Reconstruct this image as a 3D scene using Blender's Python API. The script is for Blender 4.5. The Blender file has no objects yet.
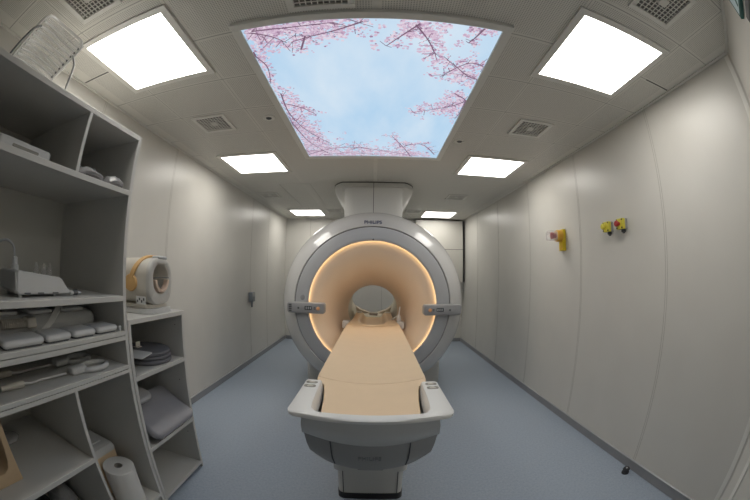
import bpy, bmesh, math, random
from mathutils import Vector, Matrix
random.seed(7)
SC = bpy.context.scene
COL = SC.collection
PI = math.pi

# ------------------------------------------------------------------ materials
def mat(name, col, rough=.5, spec=.5, metal=0, var=0.0, scale=8, bump=0.0, bscale=200, coat=0, alpha=1.0):
    m = bpy.data.materials.new(name); m.use_nodes = True
    n = m.node_tree.nodes; l = m.node_tree.links
    b = n['Principled BSDF']
    b.inputs['Base Color'].default_value = (*col, 1)
    b.inputs['Roughness'].default_value = rough
    b.inputs['Specular IOR Level'].default_value = spec
    b.inputs['Metallic'].default_value = metal
    b.inputs['Coat Weight'].default_value = coat
    b.inputs['Coat Roughness'].default_value = .05
    b.inputs['Alpha'].default_value = alpha
    tc = n.new('ShaderNodeTexCoord')
    if var > 0:
        t = n.new('ShaderNodeTexNoise'); t.inputs['Scale'].default_value = scale; t.inputs['Detail'].default_value = 4
        l.new(tc.outputs['Object'], t.inputs['Vector'])
        r = n.new('ShaderNodeMapRange'); r.inputs['From Min'].default_value = .3; r.inputs['From Max'].default_value = .7
        r.inputs['To Min'].default_value = 1 - var; r.inputs['To Max'].default_value = 1 + var
        l.new(t.outputs['Fac'], r.inputs['Value'])
        v = n.new('ShaderNodeVectorMath'); v.operation = 'SCALE'; v.inputs[0].default_value = col
        l.new(r.outputs['Result'], v.inputs['Scale']); l.new(v.outputs[0], b.inputs['Base Color'])
    if bump > 0:
        t2 = n.new('ShaderNodeTexNoise'); t2.inputs['Scale'].default_value = bscale
        l.new(tc.outputs['Object'], t2.inputs['Vector'])
        bp = n.new('ShaderNodeBump'); bp.inputs['Strength'].default_value = bump; bp.inputs['Distance'].default_value = .002
        l.new(t2.outputs['Fac'], bp.inputs['Height']); l.new(bp.outputs['Normal'], b.inputs['Normal'])
    return m

def emit(name, col, strength):
    m = bpy.data.materials.new(name); m.use_nodes = True
    n = m.node_tree.nodes; l = m.node_tree.links
    n.remove(n['Principled BSDF'])
    e = n.new('ShaderNodeEmission'); e.inputs['Color'].default_value = (*col, 1); e.inputs['Strength'].default_value = strength
    l.new(e.outputs[0], n['Material Output'].inputs['Surface'])
    return m

M = {}
M['wall'] = mat('wall_laminate', (.60, .585, .545), .34, .5, var=.02, scale=3, bump=.08, bscale=300)
M['wall_joint'] = mat('wall_joint', (.40, .385, .35), .5)
M['skirting'] = mat('skirting_grey', (.27, .275, .285), .35, .5, var=.04)
M['skirting_metal'] = mat('skirting_metal', (.55, .56, .57), .3, .5, metal=.6)
M['shelf'] = mat('grey_laminate', (.57, .565, .54), .42, .5, var=.02, scale=5)
M['shelf_back'] = mat('grey_laminate_back', (.52, .515, .475), .5, .4, var=.02, scale=5)
M['shell'] = mat('scanner_shell', (.53, .525, .515), .30, .5, coat=.8)
M['ring'] = mat('scanner_ring_grey', (.41, .415, .425), .4, .5)
M['seam'] = mat('dark_seam', (.05, .05, .055), .6)
M['tan'] = mat('tan_bore_liner', (.74, .62, .50), .45, .35)
M['bore'] = mat('bore_grey', (.50, .48, .42), .5, .4)
M['pad'] = mat('peach_pad', (.74, .57, .39), .62, .3, var=.015, scale=12, bump=.1, bscale=400)
M['pad2'] = mat('peach_plastic', (.82, .65, .44), .45, .4)
M['tray'] = mat('white_plastic', (.72, .72, .71), .3, .5, var=.01)
M['body'] = mat('light_grey_plastic', (.56, .55, .525), .38, .5)
M['body_dark'] = mat('mid_grey_plastic', (.31, .305, .295), .42, .5)
M['black'] = mat('black_plastic', (.018, .018, .02), .4, .5)
M['rubber'] = mat('dark_rubber', (.035, .035, .04), .7, .3)
M['dark_grey'] = mat('dark_grey', (.09, .095, .10), .5)
M['vent_back'] = mat('vent_backing', (.17, .167, .155), .7)
M['clear_rib'] = mat('clear_rib', (.80, .80, .79), .15, .6, alpha=.62)
M['logo'] = mat('logo_blue_grey', (.10, .11, .17), .45)
M['logo2'] = mat('logo_embossed', (.235, .24, .245), .45)
M['shroud'] = mat('shroud_ivory', (.58, .575, .55), .35, .5)
M['panel_grey'] = mat('control_grey', (.30, .30, .305), .4, .5)
M['orange'] = mat('orange_button', (.75, .36, .17), .4)
M['lcd'] = mat('dark_display', (.05, .055, .06), .2)
M['white'] = mat('white_paint', (.78, .78, .76), .4)
M['vent'] = mat('vent_white', (.74, .73, .69), .45)
M['frame'] = mat('light_frame', (.74, .73, .69), .4)
M['yellow'] = mat('yellow_plastic', (.72, .52, .02), .4)
M['yellow2'] = mat('yellow_box', (.66, .58, .06), .45)
M['amber'] = mat('amber_plastic', (.70, .38, .03), .4)
M['red'] = mat('red_button', (.35, .02, .02), .35)
M['clear'] = mat('clear_plastic', (.82, .82, .81), .12, .6, alpha=.30)
M['clear2'] = mat('clear_guard', (.85, .83, .82), .1, .6, alpha=.30)
M['coil_white'] = mat('coil_white', (.60, .605, .60), .45, .4, var=.015, scale=10)
M['coil_ivory'] = mat('coil_ivory', (.56, .53, .47), .42, .4)
M['coil_front'] = mat('coil_front', (.48, .47, .44), .42, .4)
M['coil_grey'] = mat('coil_grey', (.40, .41, .415), .45, .4)
M['ear'] = mat('orange_tan_plastic', (.60, .37, .15), .45)
M['peach_in'] = mat('peach_inner', (.68, .52, .41), .5)
M['cushion'] = mat('grey_vinyl', (.29, .29, .315), .5, .4, var=.03, scale=14, bump=.1, bscale=300)
M['cushion_dark'] = mat('dark_grey_vinyl', (.15, .15, .165), .55, .3, var=.04, scale=14)
M['cushion_light'] = mat('light_grey_vinyl', (.40, .40, .41), .5, .4)
M['wood'] = mat('light_wood', (.56, .42, .27), .55, .3, var=.07, scale=6)
M['paper'] = mat('tissue_paper', (.70, .69, .66), .9, .1, bump=.3, bscale=250)
M['bag'] = mat('grey_film', (.42, .42, .43), .25, .6, var=.12, scale=20, alpha=.8)
M['bag_content'] = mat('dark_content', (.16, .155, .155), .6)
M['grip'] = mat('recess_beige', (.27, .26, .23), .5)
M['cabinet'] = mat('wall_cabinet', (.56, .545, .50), .42)
M['plug'] = mat('grey_socket', (.16, .18, .20), .45)
M['sign_green'] = mat('sign_green', (.005, .10, .085), .4)
M['sign_white'] = mat('sign_white', (.62, .75, .80), .4)
M['door'] = mat('door_laminate', (.56, .55, .51), .42)
M['lamp'] = emit('panel_light', (1.0, .965, .90), 8.0)
M['bore_lamp'] = emit('bore_lamp', (1.0, .86, .66), 7.0)
M['glow'] = emit('ring_glow', (1.0, .69, .37), 8.0)

def sky_print():
    m = bpy.data.materials.new('backlit_sky_print'); m.use_nodes = True
    n = m.node_tree.nodes; l = m.node_tree.links
    n.remove(n['Principled BSDF'])
    e = n.new('ShaderNodeEmission'); tc = n.new('ShaderNodeTexCoord')
    t = n.new('ShaderNodeTexNoise'); t.inputs['Scale'].default_value = 1.6; t.inputs['Detail'].default_value = 5; t.inputs['Roughness'].default_value = .55
    mp = n.new('ShaderNodeMapping'); mp.inputs['Scale'].default_value = (1.4, .6, 1); mp.inputs['Rotation'].default_value = (0, 0, .5)
    mp.inputs['Location'].default_value = (.35, .1, 0)
    l.new(tc.outputs['Object'], mp.inputs['Vector']); l.new(mp.outputs[0], t.inputs['Vector'])
    r = n.new('ShaderNodeValToRGB')
    r.color_ramp.elements[0].position = .34; r.color_ramp.elements[0].color = (.45, .655, .86, 1)
    r.color_ramp.elements[1].position = .80; r.color_ramp.elements[1].color = (.72, .82, .91, 1)
    l.new(t.outputs['Fac'], r.inputs['Fac']); l.new(r.outputs['Color'], e.inputs['Color'])
    e.inputs['Strength'].default_value = .78
    l.new(e.outputs[0], n['Material Output'].inputs['Surface'])
    return m
M['sky'] = sky_print()
PETALS = [emit('petal_a', (.70, .54, .68), .74), emit('petal_b', (.60, .42, .58), .74), emit('petal_c', (.80, .69, .79), .74), emit('petal_d', (.42, .26, .40), .7)]
M['twig'] = emit('twig_print', (.22, .13, .20), .7)

def ceiling_mat():
    m = bpy.data.materials.new('perforated_ceiling'); m.use_nodes = True
    n = m.node_tree.nodes; l = m.node_tree.links; b = n['Principled BSDF']
    tc = n.new('ShaderNodeTexCoord'); sp = n.new('ShaderNodeSeparateXYZ'); l.new(tc.outputs['Object'], sp.inputs[0])
    def math_(op, a, b_=None, c=None):
        k = n.new('ShaderNodeMath'); k.operation = op
        for i, v in enumerate((a, b_, c)):
            if v is None: continue
            if isinstance(v, (int, float)): k.inputs[i].default_value = v
            else: l.new(v, k.inputs[i])
        return k.outputs[0]
    X, Y = sp.outputs['X'], sp.outputs['Y']
    P = .012
    fx = math_('SUBTRACT', math_('FRACT', math_('DIVIDE', X, P)), .5)
    fy = math_('SUBTRACT', math_('FRACT', math_('DIVIDE', Y, P)), .5)
    d = math_('SQRT', math_('ADD', math_('MULTIPLY', fx, fx), math_('MULTIPLY', fy, fy)))
    hole = math_('LESS_THAN', d, .27)
    # tile joints: rows every 0.415 m in depth, columns about every 0.9 m
    jy = math_('ABSOLUTE', math_('SUBTRACT', math_('FRACT', math_('ADD', math_('DIVIDE', math_('SUBTRACT', Y, .29), .415), 8)), .5))
    jl = math_('GREATER_THAN', jy, .4925)
    jb = math_('GREATER_THAN', jy, .46)
    cx = math_('ABSOLUTE', X)
    def band(c, w): return math_('LESS_THAN', math_('ABSOLUTE', math_('SUBTRACT', X, c)), w)
    cl = math_('MAXIMUM', band(-1.49, .0022), band(1.54, .0022))
    cl = math_('MAXIMUM', cl, math_('MAXIMUM', band(-.93, .0015), band(.90, .0015)))
    cb = math_('MAXIMUM', math_('MAXIMUM', band(-1.49, .016), band(1.54, .016)), math_('MAXIMUM', band(-.01, .02), math_('MAXIMUM', band(-.93, .014), band(.90, .014))))
    edge = math_('GREATER_THAN', cx, 1.78)
    plain = math_('MAXIMUM', math_('MAXIMUM', jb, cb), edge)
    hole = math_('MULTIPLY', hole, math_('SUBTRACT', 1, plain))
    joint = math_('MAXIMUM', jl, cl)
    mx = n.new('ShaderNodeMix'); mx.data_type = 'RGBA'
    mx.inputs['A'].default_value = (.70, .685, .635, 1); mx.inputs['B'].default_value = (.36, .35, .325, 1)
    l.new(hole, mx.inputs['Factor'])
    m2 = n.new('ShaderNodeMix'); m2.data_type = 'RGBA'; l.new(mx.outputs['Result'], m2.inputs['A'])
    m2.inputs['B'].default_value = (.34, .33, .31, 1); l.new(joint, m2.inputs['Factor'])
    l.new(m2.outputs['Result'], b.inputs['Base Color']); b.inputs['Roughness'].default_value = .55
    return m
M['ceiling'] = ceiling_mat()

def floor_mat():
    m = bpy.data.materials.new('blue_grey_vinyl_floor'); m.use_nodes = True
    n = m.node_tree.nodes; l = m.node_tree.links; b = n['Principled BSDF']
    tc = n.new('ShaderNodeTexCoord')
    t = n.new('ShaderNodeTexNoise'); t.inputs['Scale'].default_value = 55; t.inputs['Detail'].default_value = 6; t.inputs['Roughness'].default_value = .8
    v = n.new('ShaderNodeTexVoronoi'); v.inputs['Scale'].default_value = 70
    l.new(tc.outputs['Object'], t.inputs['Vector']); l.new(tc.outputs['Object'], v.inputs['Vector'])
    r = n.new('ShaderNodeValToRGB')
    r.color_ramp.elements[0].position = .30; r.color_ramp.elements[0].color = (.27, .325, .40, 1)
    r.color_ramp.elements[1].position = .72; r.color_ramp.elements[1].color = (.40, .455, .53, 1)
    l.new(t.outputs['Fac'], r.inputs['Fac'])
    lt = n.new('ShaderNodeMath'); lt.operation = 'LESS_THAN'; lt.inputs[1].default_value = .11; l.new(v.outputs['Distance'], lt.inputs[0])
    mx = n.new('ShaderNodeMix'); mx.data_type = 'RGBA'; mx.inputs['B'].default_value = (.55, .58, .61, 1)
    l.new(r.outputs['Color'], mx.inputs['A'])
    ml = n.new('ShaderNodeMath'); ml.operation = 'MULTIPLY'; ml.inputs[1].default_value = .55; l.new(lt.outputs[0], ml.inputs[0]); l.new(ml.outputs[0], mx.inputs['Factor'])
    l.new(mx.outputs['Result'], b.inputs['Base Color']); b.inputs['Roughness'].default_value = .42; b.inputs['Specular IOR Level'].default_value = .35
    return m
M['floor'] = floor_mat()

# ------------------------------------------------------------------ mesh helpers
ORI = {}
class MB:
    def __init__(s): s.bm = bmesh.new()
    def quad(s, a, b, c, d):
        vs = [s.bm.verts.new(p) for p in (a, b, c, d)]; s.bm.faces.new(vs); return s
    def poly(s, pts):
        s.bm.faces.new([s.bm.verts.new(p) for p in pts]); return s
    def box(s, x0, x1, y0, y1, z0, z1, mtx=None):
        P = [Vector((x, y, z)) for z in (z0, z1) for y in (y0, y1) for x in (x0, x1)]
        if mtx is not None: P = [mtx @ p for p in P]
        v = [s.bm.verts.new(p) for p in P]
        for f in ((0, 2, 3, 1), (4, 5, 7, 6), (0, 1, 5, 4), (2, 6, 7, 3), (0, 4, 6, 2), (1, 3, 7, 5)):
            s.bm.faces.new([v[i] for i in f])
        return s
    def loft(s, loops, cap0=True, cap1=True, close=True):
        R = [[s.bm.verts.new(p) for p in L] for L in loops]
        n = len(R[0])
        for a, b in zip(R[:-1], R[1:]):
            for i in range(n if close else n - 1):
                j = (i + 1) % n
                s.bm.faces.new((a[i], a[j], b[j], b[i]))
        if cap0: s.bm.faces.new(R[0][::-1])
        if cap1: s.bm.faces.new(R[-1])
        return s
    def cyl(s, p0, p1, r0, r1=None, seg=24, cap=True):
        r1 = r0 if r1 is None else r1
        p0, p1 = Vector(p0), Vector(p1); d = (p1 - p0).normalized()
        u = d.orthogonal().normalized(); w = d.cross(u)
        def ring(p, r): return [p + r * (math.cos(2 * PI * i / seg) * u + math.sin(2 * PI * i / seg) * w) for i in range(seg)]
        return s.loft([ring(p0, r0), ring(p1, r1)], cap, cap)
    def lathe(s, p0, d, prof, seg=32, cap0=True, cap1=True):
        p0 = Vector(p0); d = Vector(d).normalized(); u = d.orthogonal().normalized(); w = d.cross(u)
        L = [[p0 + d * h + r * (math.cos(2 * PI * i / seg) * u + math.sin(2 * PI * i / seg) * w) for i in range(seg)] for r, h in prof]
        return s.loft(L, cap0, cap1)
    def tube(s, pts, r, seg=10, cap=True):
        pts = smooth(pts); L = []
        n = len(pts); u = None
        for i, p in enumerate(pts):
            d = (pts[min(i + 1, n - 1)] - pts[max(i - 1, 0)]).normalized()
            u = d.orthogonal().normalized() if u is None else (u - d * u.dot(d)).normalized()
            w = d.cross(u)
            rr = r(i / (n - 1)) if callable(r) else r
            L.append([p + rr * (math.cos(2 * PI * k / seg) * u + math.sin(2 * PI * k / seg) * w) for k in range(seg)])
        return s.loft(L, cap, cap)
    def ball(s, c, rx, ry, rz, u=20, v=12, mtx=None):
        c = Vector(c); L = []
        for j in range(1, v):
            t = PI * j / v
            L.append([Vector((rx * math.sin(t) * math.cos(2 * PI * i / u), ry * math.sin(t) * math.sin(2 * PI * i / u), rz * math.cos(t))) for i in range(u)])
        if mtx is not None: L = [[mtx @ p for p in q] for q in L]
        return s.loft([[c + p for p in q] for q in L])
    def prism(s, pts, vec):
        vec = Vector(vec); return s.loft([[Vector(p) for p in pts], [Vector(p) + vec for p in pts]])
    def build(s, name, m, root=None, bevel=0, seg=2, ang=35, sub=0, flat=False):
        bm = s.bm
        bmesh.ops.recalc_face_normals(bm, faces=bm.faces)
        o0 = ORI.get(root.name, Vector()) if root else Vector()
        if root is None:
            cs = [v.co for v in bm.verts]
            o0 = Vector((sum(c.x for c in cs) / len(cs), sum(c.y for c in cs) / len(cs), min(c.z for c in cs)))
        for v in bm.verts: v.co -= o0
        me = bpy.data.meshes.new(name); bm.to_mesh(me); bm.free()
        me.materials.append(m)
        if not flat:
            me.shade_smooth()
            if not sub: me.set_sharp_from_angle(angle=math.radians(ang))
        o = bpy.data.objects.new(name, me); COL.objects.link(o)
        if root: o.parent = root
        else: o.location = o0
        ORI[o.name] = o0
        if bevel:
            b = o.modifiers.new('bevel', 'BEVEL'); b.width = bevel; b.segments = seg; b.limit_method = 'ANGLE'; b.angle_limit = math.radians(40); b.harden_normals = False
        if sub:
            d = o.modifiers.new('sub', 'SUBSURF'); d.levels = sub; d.render_levels = sub
        return o
def smooth(pts, k=6):
    P = [Vector(p) for p in pts]
    if len(P) < 3: return P
    out = []
    for i in range(len(P) - 1):
        a, b, c, d = P[max(i - 1, 0)], P[i], P[i + 1], P[min(i + 2, len(P) - 1)]
        for j in range(k):
            t = j / k
            out.append(.5 * (2 * b + (c - a) * t + (2 * a - 5 * b + 4 * c - d) * t * t + (3 * b - a - 3 * c + d) * t ** 3))
    return out + [P[-1]]
def rrect(hw, hh, r, n=6):
    out = []
    for cx, cy, a0 in ((hw - r, hh - r, 0), (-hw + r, hh - r, PI / 2), (-hw + r, -hh + r, PI), (hw - r, -hh + r, 1.5 * PI)):
        for i in range(n + 1):
            a = a0 + PI / 2 * i / n; out.append((cx + r * math.cos(a), cy + r * math.sin(a)))
    return out
def tag(o, label, cat, group=None):
    o['label'] = label; o['category'] = cat
    if group: o['group'] = group
    return o
def thing(name, loc, label, cat, group=None):
    o = bpy.data.objects.new(name, None); COL.objects.link(o); o.location = loc; o.empty_display_size = .1
    ORI[o.name] = Vector(loc); return tag(o, label, cat, group)
def struct(o): o['kind'] = 'structure'; return o
def copy_tree(src, delta=None, parent=None, label=None):
    c = src.copy(); COL.objects.link(c)
    if parent: c.parent = parent
    if delta is not None: c.location = src.location + Vector(delta)
    if label: c['label'] = label
    for ch in list(src.children): copy_tree(ch, None, c)
    return c
def pillow(hw, hh, th, r, edge=.5, n=8):
    """soft slab outline loops in local XY, thickness along Z (0..th)"""
    e = min(th * edge, r * .9)
    L = []
    for k in range(5):
        a = PI / 2 * k / 4; ins = e * (1 - math.sin(a)); z = e * (1 - math.cos(a))
        L.append([Vector((x, y, z)) for x, y in rrect(hw - ins, hh - ins, max(r - ins, .002), n)])
    for k in range(5):
        a = PI / 2 * k / 4; ins = e * (1 - math.cos(a)); z = th - e + e * math.sin(a)
        L.append([Vector((x, y, z)) for x, y in rrect(hw - ins, hh - ins, max(r - ins, .002), n)])
    return L
def xf(loops, mtx): return [[mtx @ p for p in L] for L in loops]
def TR(x, y, z, rz=0, rx=0, ry=0):
    return Matrix.Translation((x, y, z)) @ Matrix.Rotation(rz, 4, 'Z') @ Matrix.Rotation(ry, 4, 'Y') @ Matrix.Rotation(rx, 4, 'X')
def text_mesh(name, body, size, mtx, m, root, extrude=.0008):
    cu = bpy.data.curves.new('lettering', 'FONT'); cu.body = body; cu.size = size; cu.align_x = 'CENTER'; cu.align_y = 'CENTER'; cu.extrude = extrude
    cu.offset = size * .018
    tmp = bpy.data.objects.new('lettering_tmp', cu); COL.objects.link(tmp)
    dg = bpy.context.evaluated_depsgraph_get(); dg.update()
    me = bpy.data.meshes.new_from_object(tmp.evaluated_get(dg))
    bpy.data.objects.remove(tmp); bpy.data.curves.remove(cu)
    o0 = ORI[root.name] if root.type == 'EMPTY' else ORI[root.name]
    me.transform(Matrix.Translation(-o0) @ mtx); me.name = name; me.materials.clear(); me.materials.append(m)
    o = bpy.data.objects.new(name, me); COL.objects.link(o); o.parent = root; return o

# ------------------------------------------------------------------ room shell
CAMZ = 1.445; CE = 2.565; XL = -1.893; XR = 1.860; D = 6.80; YB = -1.8
DX, DY = -.83, -.56                      # direction of the diagonal wall
JX, JY = .30, .485 + (.30 - 1.86) / DX * DY
struct(MB().box(XL - .1, XR + .1, YB - .1, D + .1, -.1, 0).build('floor', M['floor'], flat=True))
def origin0(o):                           # bring the object origin to the world origin so that textures sit in room coordinates
    o.data.transform(Matrix.Translation(o.location)); o.location = (0, 0, 0); return o
origin0(bpy.data.objects['floor'])
c = struct(MB().box(XL - .1, XR + .1, YB - .1, D + .1, CE, CE + .1).build('ceiling', M['ceiling'], flat=True)); origin0(c)
struct(MB().box(XL - .1, XL, YB, D, 0, CE).build('wall_left', M['wall'], flat=True))
struct(MB().box(XR, XR + .1, .485, D, 0, CE).build('wall_right', M['wall'], flat=True))
struct(MB().box(XL - .1, XR + .1, D, D + .1, 0, CE).build('wall_far', M['wall'], flat=True))
struct(MB().box(XL - .1, JX + .1, YB - .1, YB, 0, CE).build('wall_back', M['wall'], flat=True))
struct(MB().box(JX, JX + .1, YB, JY - .06, 0, CE).build('wall_entry', M['wall'], flat=True))
nx, ny = -.56, .83
nl = math.hypot(nx, ny); nx /= nl; ny /= nl
def dg(s, o, z): return Vector((1.86 + DX * s + nx * o, .485 + DY * s + ny * o, z))
SE = (JX - 1.86) / DX
w = MB(); w.loft([[dg(0, 0, z), dg(SE, 0, z), dg(SE, -.1, z), dg(0, -.1, z)] for z in (0, CE)]); struct(w.build('wall_diagonal', M['wall'], flat=True))
def dbox(s0, s1, o0, o1, z0, z1):
    return MB().loft([[dg(s0, o0, z), dg(s1, o0, z), dg(s1, o1, z), dg(s0, o1, z)] for z in (z0, z1)])
d1 = struct(dbox(.28, 1.22, .001, .012, .01, 2.1).build('door_1', M['door'], bevel=.002))
fr = MB()
for a in ((.22, .28, 0, 2.16), (1.22, 1.28, 0, 2.16), (.28, 1.22, 2.1, 2.16)):
    fr.loft([[dg(a[0], 0.001, z), dg(a[1], 0.001, z), dg(a[1], .022, z), dg(a[0], .022, z)] for z in (a[2], a[3])])
fr.build('door_frame', M['frame'], d1, bevel=.003)
hd = MB(); hd.cyl(dg(1.12, .012, 1.0), dg(1.12, .06, 1.0), .012); hd.cyl(dg(1.13, .055, 1.0), dg(1.0, .055, 1.0), .009); hd.build('door_handle', M['skirting_metal'], d1)
# ceiling edge trim and skirting
def run_trim(name, seg, m):
    o = MB(); 
    for b in seg: o.box(*b)
    return struct(o.build(name, m, bevel=.002))
run_trim('trim_1', [(XL + .0005, XL + .022, YB, D, CE - .010, CE - .0005)], M['frame'])
run_trim('trim_2', [(XR - .022, XR - .0005, .50, D, CE - .010, CE - .0005)], M['frame'])
run_trim('trim_3', [(XL + .03, XR - .03, D - .022, D - .0005, CE - .010, CE - .0005)], M['frame'])
struct(dbox(.01, SE - .02, .0005, .02, CE - .010, CE - .0005).build('trim_4', M['frame']))
run_trim('baseboard_left', [(XL + .0005, XL + .012, YB, D, .001, .075)], M['skirting'])
run_trim('baseboard_right', [(XR - .012, XR - .0005, .50, D, .001, .075)], M['skirting'])
run_trim('baseboard_far', [(XL + .02, XR - .02, D - .012, D - .0005, .001, .075)], M['skirting'])
run_trim('trim_5', [(XR - .0175, XR - .0005, .50, D - .02, .075, .083)], M['skirting_metal'])
run_trim('trim_6', [(XL + .0005, XL + .0175, YB, D - .02, .075, .083)], M['skirting_metal'])
# vertical wall panel joints
k = 7
for y in (1.439, 2.528, 3.62, 4.70, 5.75):
    struct(MB().box(XR - .0012, XR - .0002, y - .011, y - .008, .083, CE - .0105).box(XR - .0012, XR - .0002, y + .008, y + .011, .083, CE - .0105).build('trim_%d' % k, M['wall_joint'], flat=True)); k += 1
for y in (1.42, 2.529, 4.773, 5.587):
    struct(MB().box(XL + .0002, XL + .0012, y - .011, y - .008, .083, CE - .0105).box(XL + .0002, XL + .0012, y + .008, y + .011, .083, CE - .0105).build('trim_%d' % k, M['wall_joint'], flat=True)); k += 1
for x in (-1.36, .15):
    struct(MB().box(x - .004, x + .004, D - .0012, D - .0002, .083, CE - .0105).build('trim_%d' % k, M['wall_joint'], flat=True)); k += 1
# corner post beside the entry
struct(MB().box(XR - .006, XR - .0005, .50, .535, .001, CE - .023).build('trim_%d' % k, M['frame'])); k += 1
# ceiling access hatch outline
h = MB()
for b in ((-1.26, -.84, 4.02, 4.027), (-1.26, -.84, 5.453, 5.46), (-1.26, -1.253, 4.027, 5.453), (-.847, -.84, 4.027, 5.453)):
    h.box(b[0], b[1], b[2], b[3], CE - .002, CE - .0002)
struct(h.build('trim_%d' % k, M['wall_joint'], flat=True)); k += 1

# ------------------------------------------------------------------ ceiling lights
def ceiling_light(x, y, w, label):
    t = thing('ceiling_light', (x, y, CE - .012), label, 'ceiling light', 'square ceiling light panels')
    f = MB(); a, b = w / 2, w / 2 + .042
    for q in ((-b, b, -b, -a), (-b, b, a, b), (-b, -a, -a, a), (a, b, -a, a)):
        f.box(x + q[0], x + q[1], y + q[2], y + q[3], CE - .012, CE - .0003)
    f.build('frame', M['frame'], t, bevel=.002)
    MB().box(x - a, x + a, y - a, y + a, CE - .008, CE - .0006).build('diffuser', M['lamp'], t, flat=True)
    return t
S = 1.12
LP = [(-1.1282, .9947), (1.0685, .9983), (-1.139, 2.8267), (1.0733, 2.8532), (-1.1441, 5.4279), (1.0618, 5.4391)]
LB = ['large square ceiling light above the tall shelving unit, nearest on the left', 'large square ceiling light nearest on the right, above the wall with emergency buttons',
      'left ceiling light beside the far left corner of the cherry blossom panel', 'right ceiling light beside the far right corner of the cherry blossom panel',
      'small-looking far ceiling light behind the scanner on the left', 'small-looking far ceiling light behind the scanner on the right, by the wall cabinet']
first = None
for (x, y), lb in zip(LP, LB):
    if first is None: first = ceiling_light(x * S, y * S, .571, lb); p0 = (x * S, y * S)
    else: copy_tree(first, (x * S - p0[0], y * S - p0[1], 0), None, lb)

# ------------------------------------------------------------------ backlit blossom panel
SX0, SX1, SY0, SY1 = -.647, .577, 1.10, 2.98
pn = thing('backlit_ceiling_picture', (0, 2.04, CE - .03), 'large backlit ceiling picture of pink cherry blossoms against blue sky', 'ceiling picture')
f = MB()
for q in ((SX0 - .045, SX1 + .045, SY0 - .045, SY0), (SX0 - .045, SX1 + .045, SY1, SY1 + .06), (SX0 - .045, SX0, SY0, SY1), (SX1, SX1 + .045, SY0, SY1)):
    f.box(q[0], q[1], q[2], q[3], CE - .022, CE - .0003)
f.build('frame', M['frame'], pn, bevel=.002)
BR = [[(-0.07, 1.13), (-0.2, 1.19), (-0.34, 1.23), (-0.43, 1.26)], [(-0.61, 1.14), (-0.52, 1.19), (-0.45, 1.26)], [(0.19, 1.13), (0.12, 1.22), (0.04, 1.32)], [(0.17, 1.14), (0.24, 1.25), (0.29, 1.36)], [(0.49, 1.11), (0.46, 1.2), (0.44, 1.24)], [(0.6, 1.57), (0.52, 1.55), (0.42, 1.46), (0.34, 1.38)], [(0.58, 1.43), (0.48, 1.42), (0.36, 1.58)], [(0.59, 1.83), (0.47, 1.95), (0.25, 2.06)], [(-0.61, 1.77), (-0.62, 2.07), (-0.55, 2.38), (-0.39, 2.68)], [(-0.62, 1.91), (-0.52, 1.98), (-0.44, 2.09)], [(-0.65, 2.93), (-0.37, 2.77), (-0.13, 2.77)], [(0.32, 2.96), (0.24, 2.75), (0.12, 2.49)], [(0.54, 2.89), (0.38, 2.65), (0.18, 2.76)], [(-0.67, 1.3), (-0.61, 1.45), (-0.64, 1.64)], [(-0.35, 1.22), (-0.39, 1.33)], [(-0.13, 2.77), (0.09, 2.85), (0.32, 2.94)], [(0.48, 1.76), (0.6, 1.88), (0.56, 2.12)],
      [(-.64, 2.2), (-.58, 2.6), (-.45, 2.9)], [(-.5, 2.95), (-.25, 2.9), (.0, 2.95)], [(-.6, 1.13), (-.4, 1.14), (-.2, 1.13)]]
DENS = [70, 60, 34, 60, 14, 46, 40, 60, 120, 46, 110, 50, 60, 26, 16, 70, 36, 110, 60, 70]
SPR = [.045, .05, .03, .035, .02, .035, .035, .045, .06, .03, .075, .04, .045, .025, .02, .04, .03, .08, .05, .035]
zp = CE - .0128
pm = MB(); pm.box(SX0, SX1, SY0, SY1, CE - .012, CE - .0006)
midx = [0] * len(pm.bm.faces)
def ribbon(p, q, w, dz=0):
    p, q = Vector((*p, zp - dz)), Vector((*q, zp - dz))
    if (q - p).length < 1e-5: return
    n = Vector((-(q - p).y, (q - p).x, 0)).normalized() * w / 2
    pm.quad(p - n, p + n, q + n, q - n); midx.append(1)
inside = lambda x, y: SX0 + .010 < x < SX1 - .010 and SY0 + .010 < y < SY1 - .010
cl = lambda p: (min(max(p[0], SX0 + .004), SX1 - .004), min(max(p[1], SY0 + .004), SY1 - .004))
def bloom(x, y, r):
    if not inside(x, y): return
    k = random.choices((0, 1, 2, 3), (5, 3.5, 4, 1.5))[0]; a0 = random.random() * 6
    zz = CE - .0132 - .0008 * random.random()
    pm.poly([(x + r * (1 if i % 2 else .62) * math.cos(a0 + i * PI / 5), y + r * (1 if i % 2 else .62) * math.sin(a0 + i * PI / 5), zz) for i in range(10)]); midx.append(2 + k)
for br, dn, sp in zip(BR, DENS, SPR):
    P = [cl(p[:2]) for p in smooth([(*q, 0) for q in br], 5)]
    for i in range(len(P) - 1): ribbon(P[i], P[i + 1], .010 * (1 - .65 * i / len(P)), .0012)
    for q in range(max(6, dn // 3)):
        i = random.randrange(len(P)); a = random.random() * 6.28; L = sp * random.uniform(.9, 2.2)
        e = cl((P[i][0] + L * math.cos(a), P[i][1] + L * math.sin(a))); ribbon(P[i], e, .0036, .0012 * (q % 2))
    for q in range(int(dn * .85)):
        i = random.randrange(len(P)); cx, cy = random.gauss(P[i][0], sp * 1.15), random.gauss(P[i][1], sp * 1.15)
        for g in range(random.randint(3, 8)): bloom(random.gauss(cx, .012), random.gauss(cy, .012), random.uniform(.005, .0115))
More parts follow.
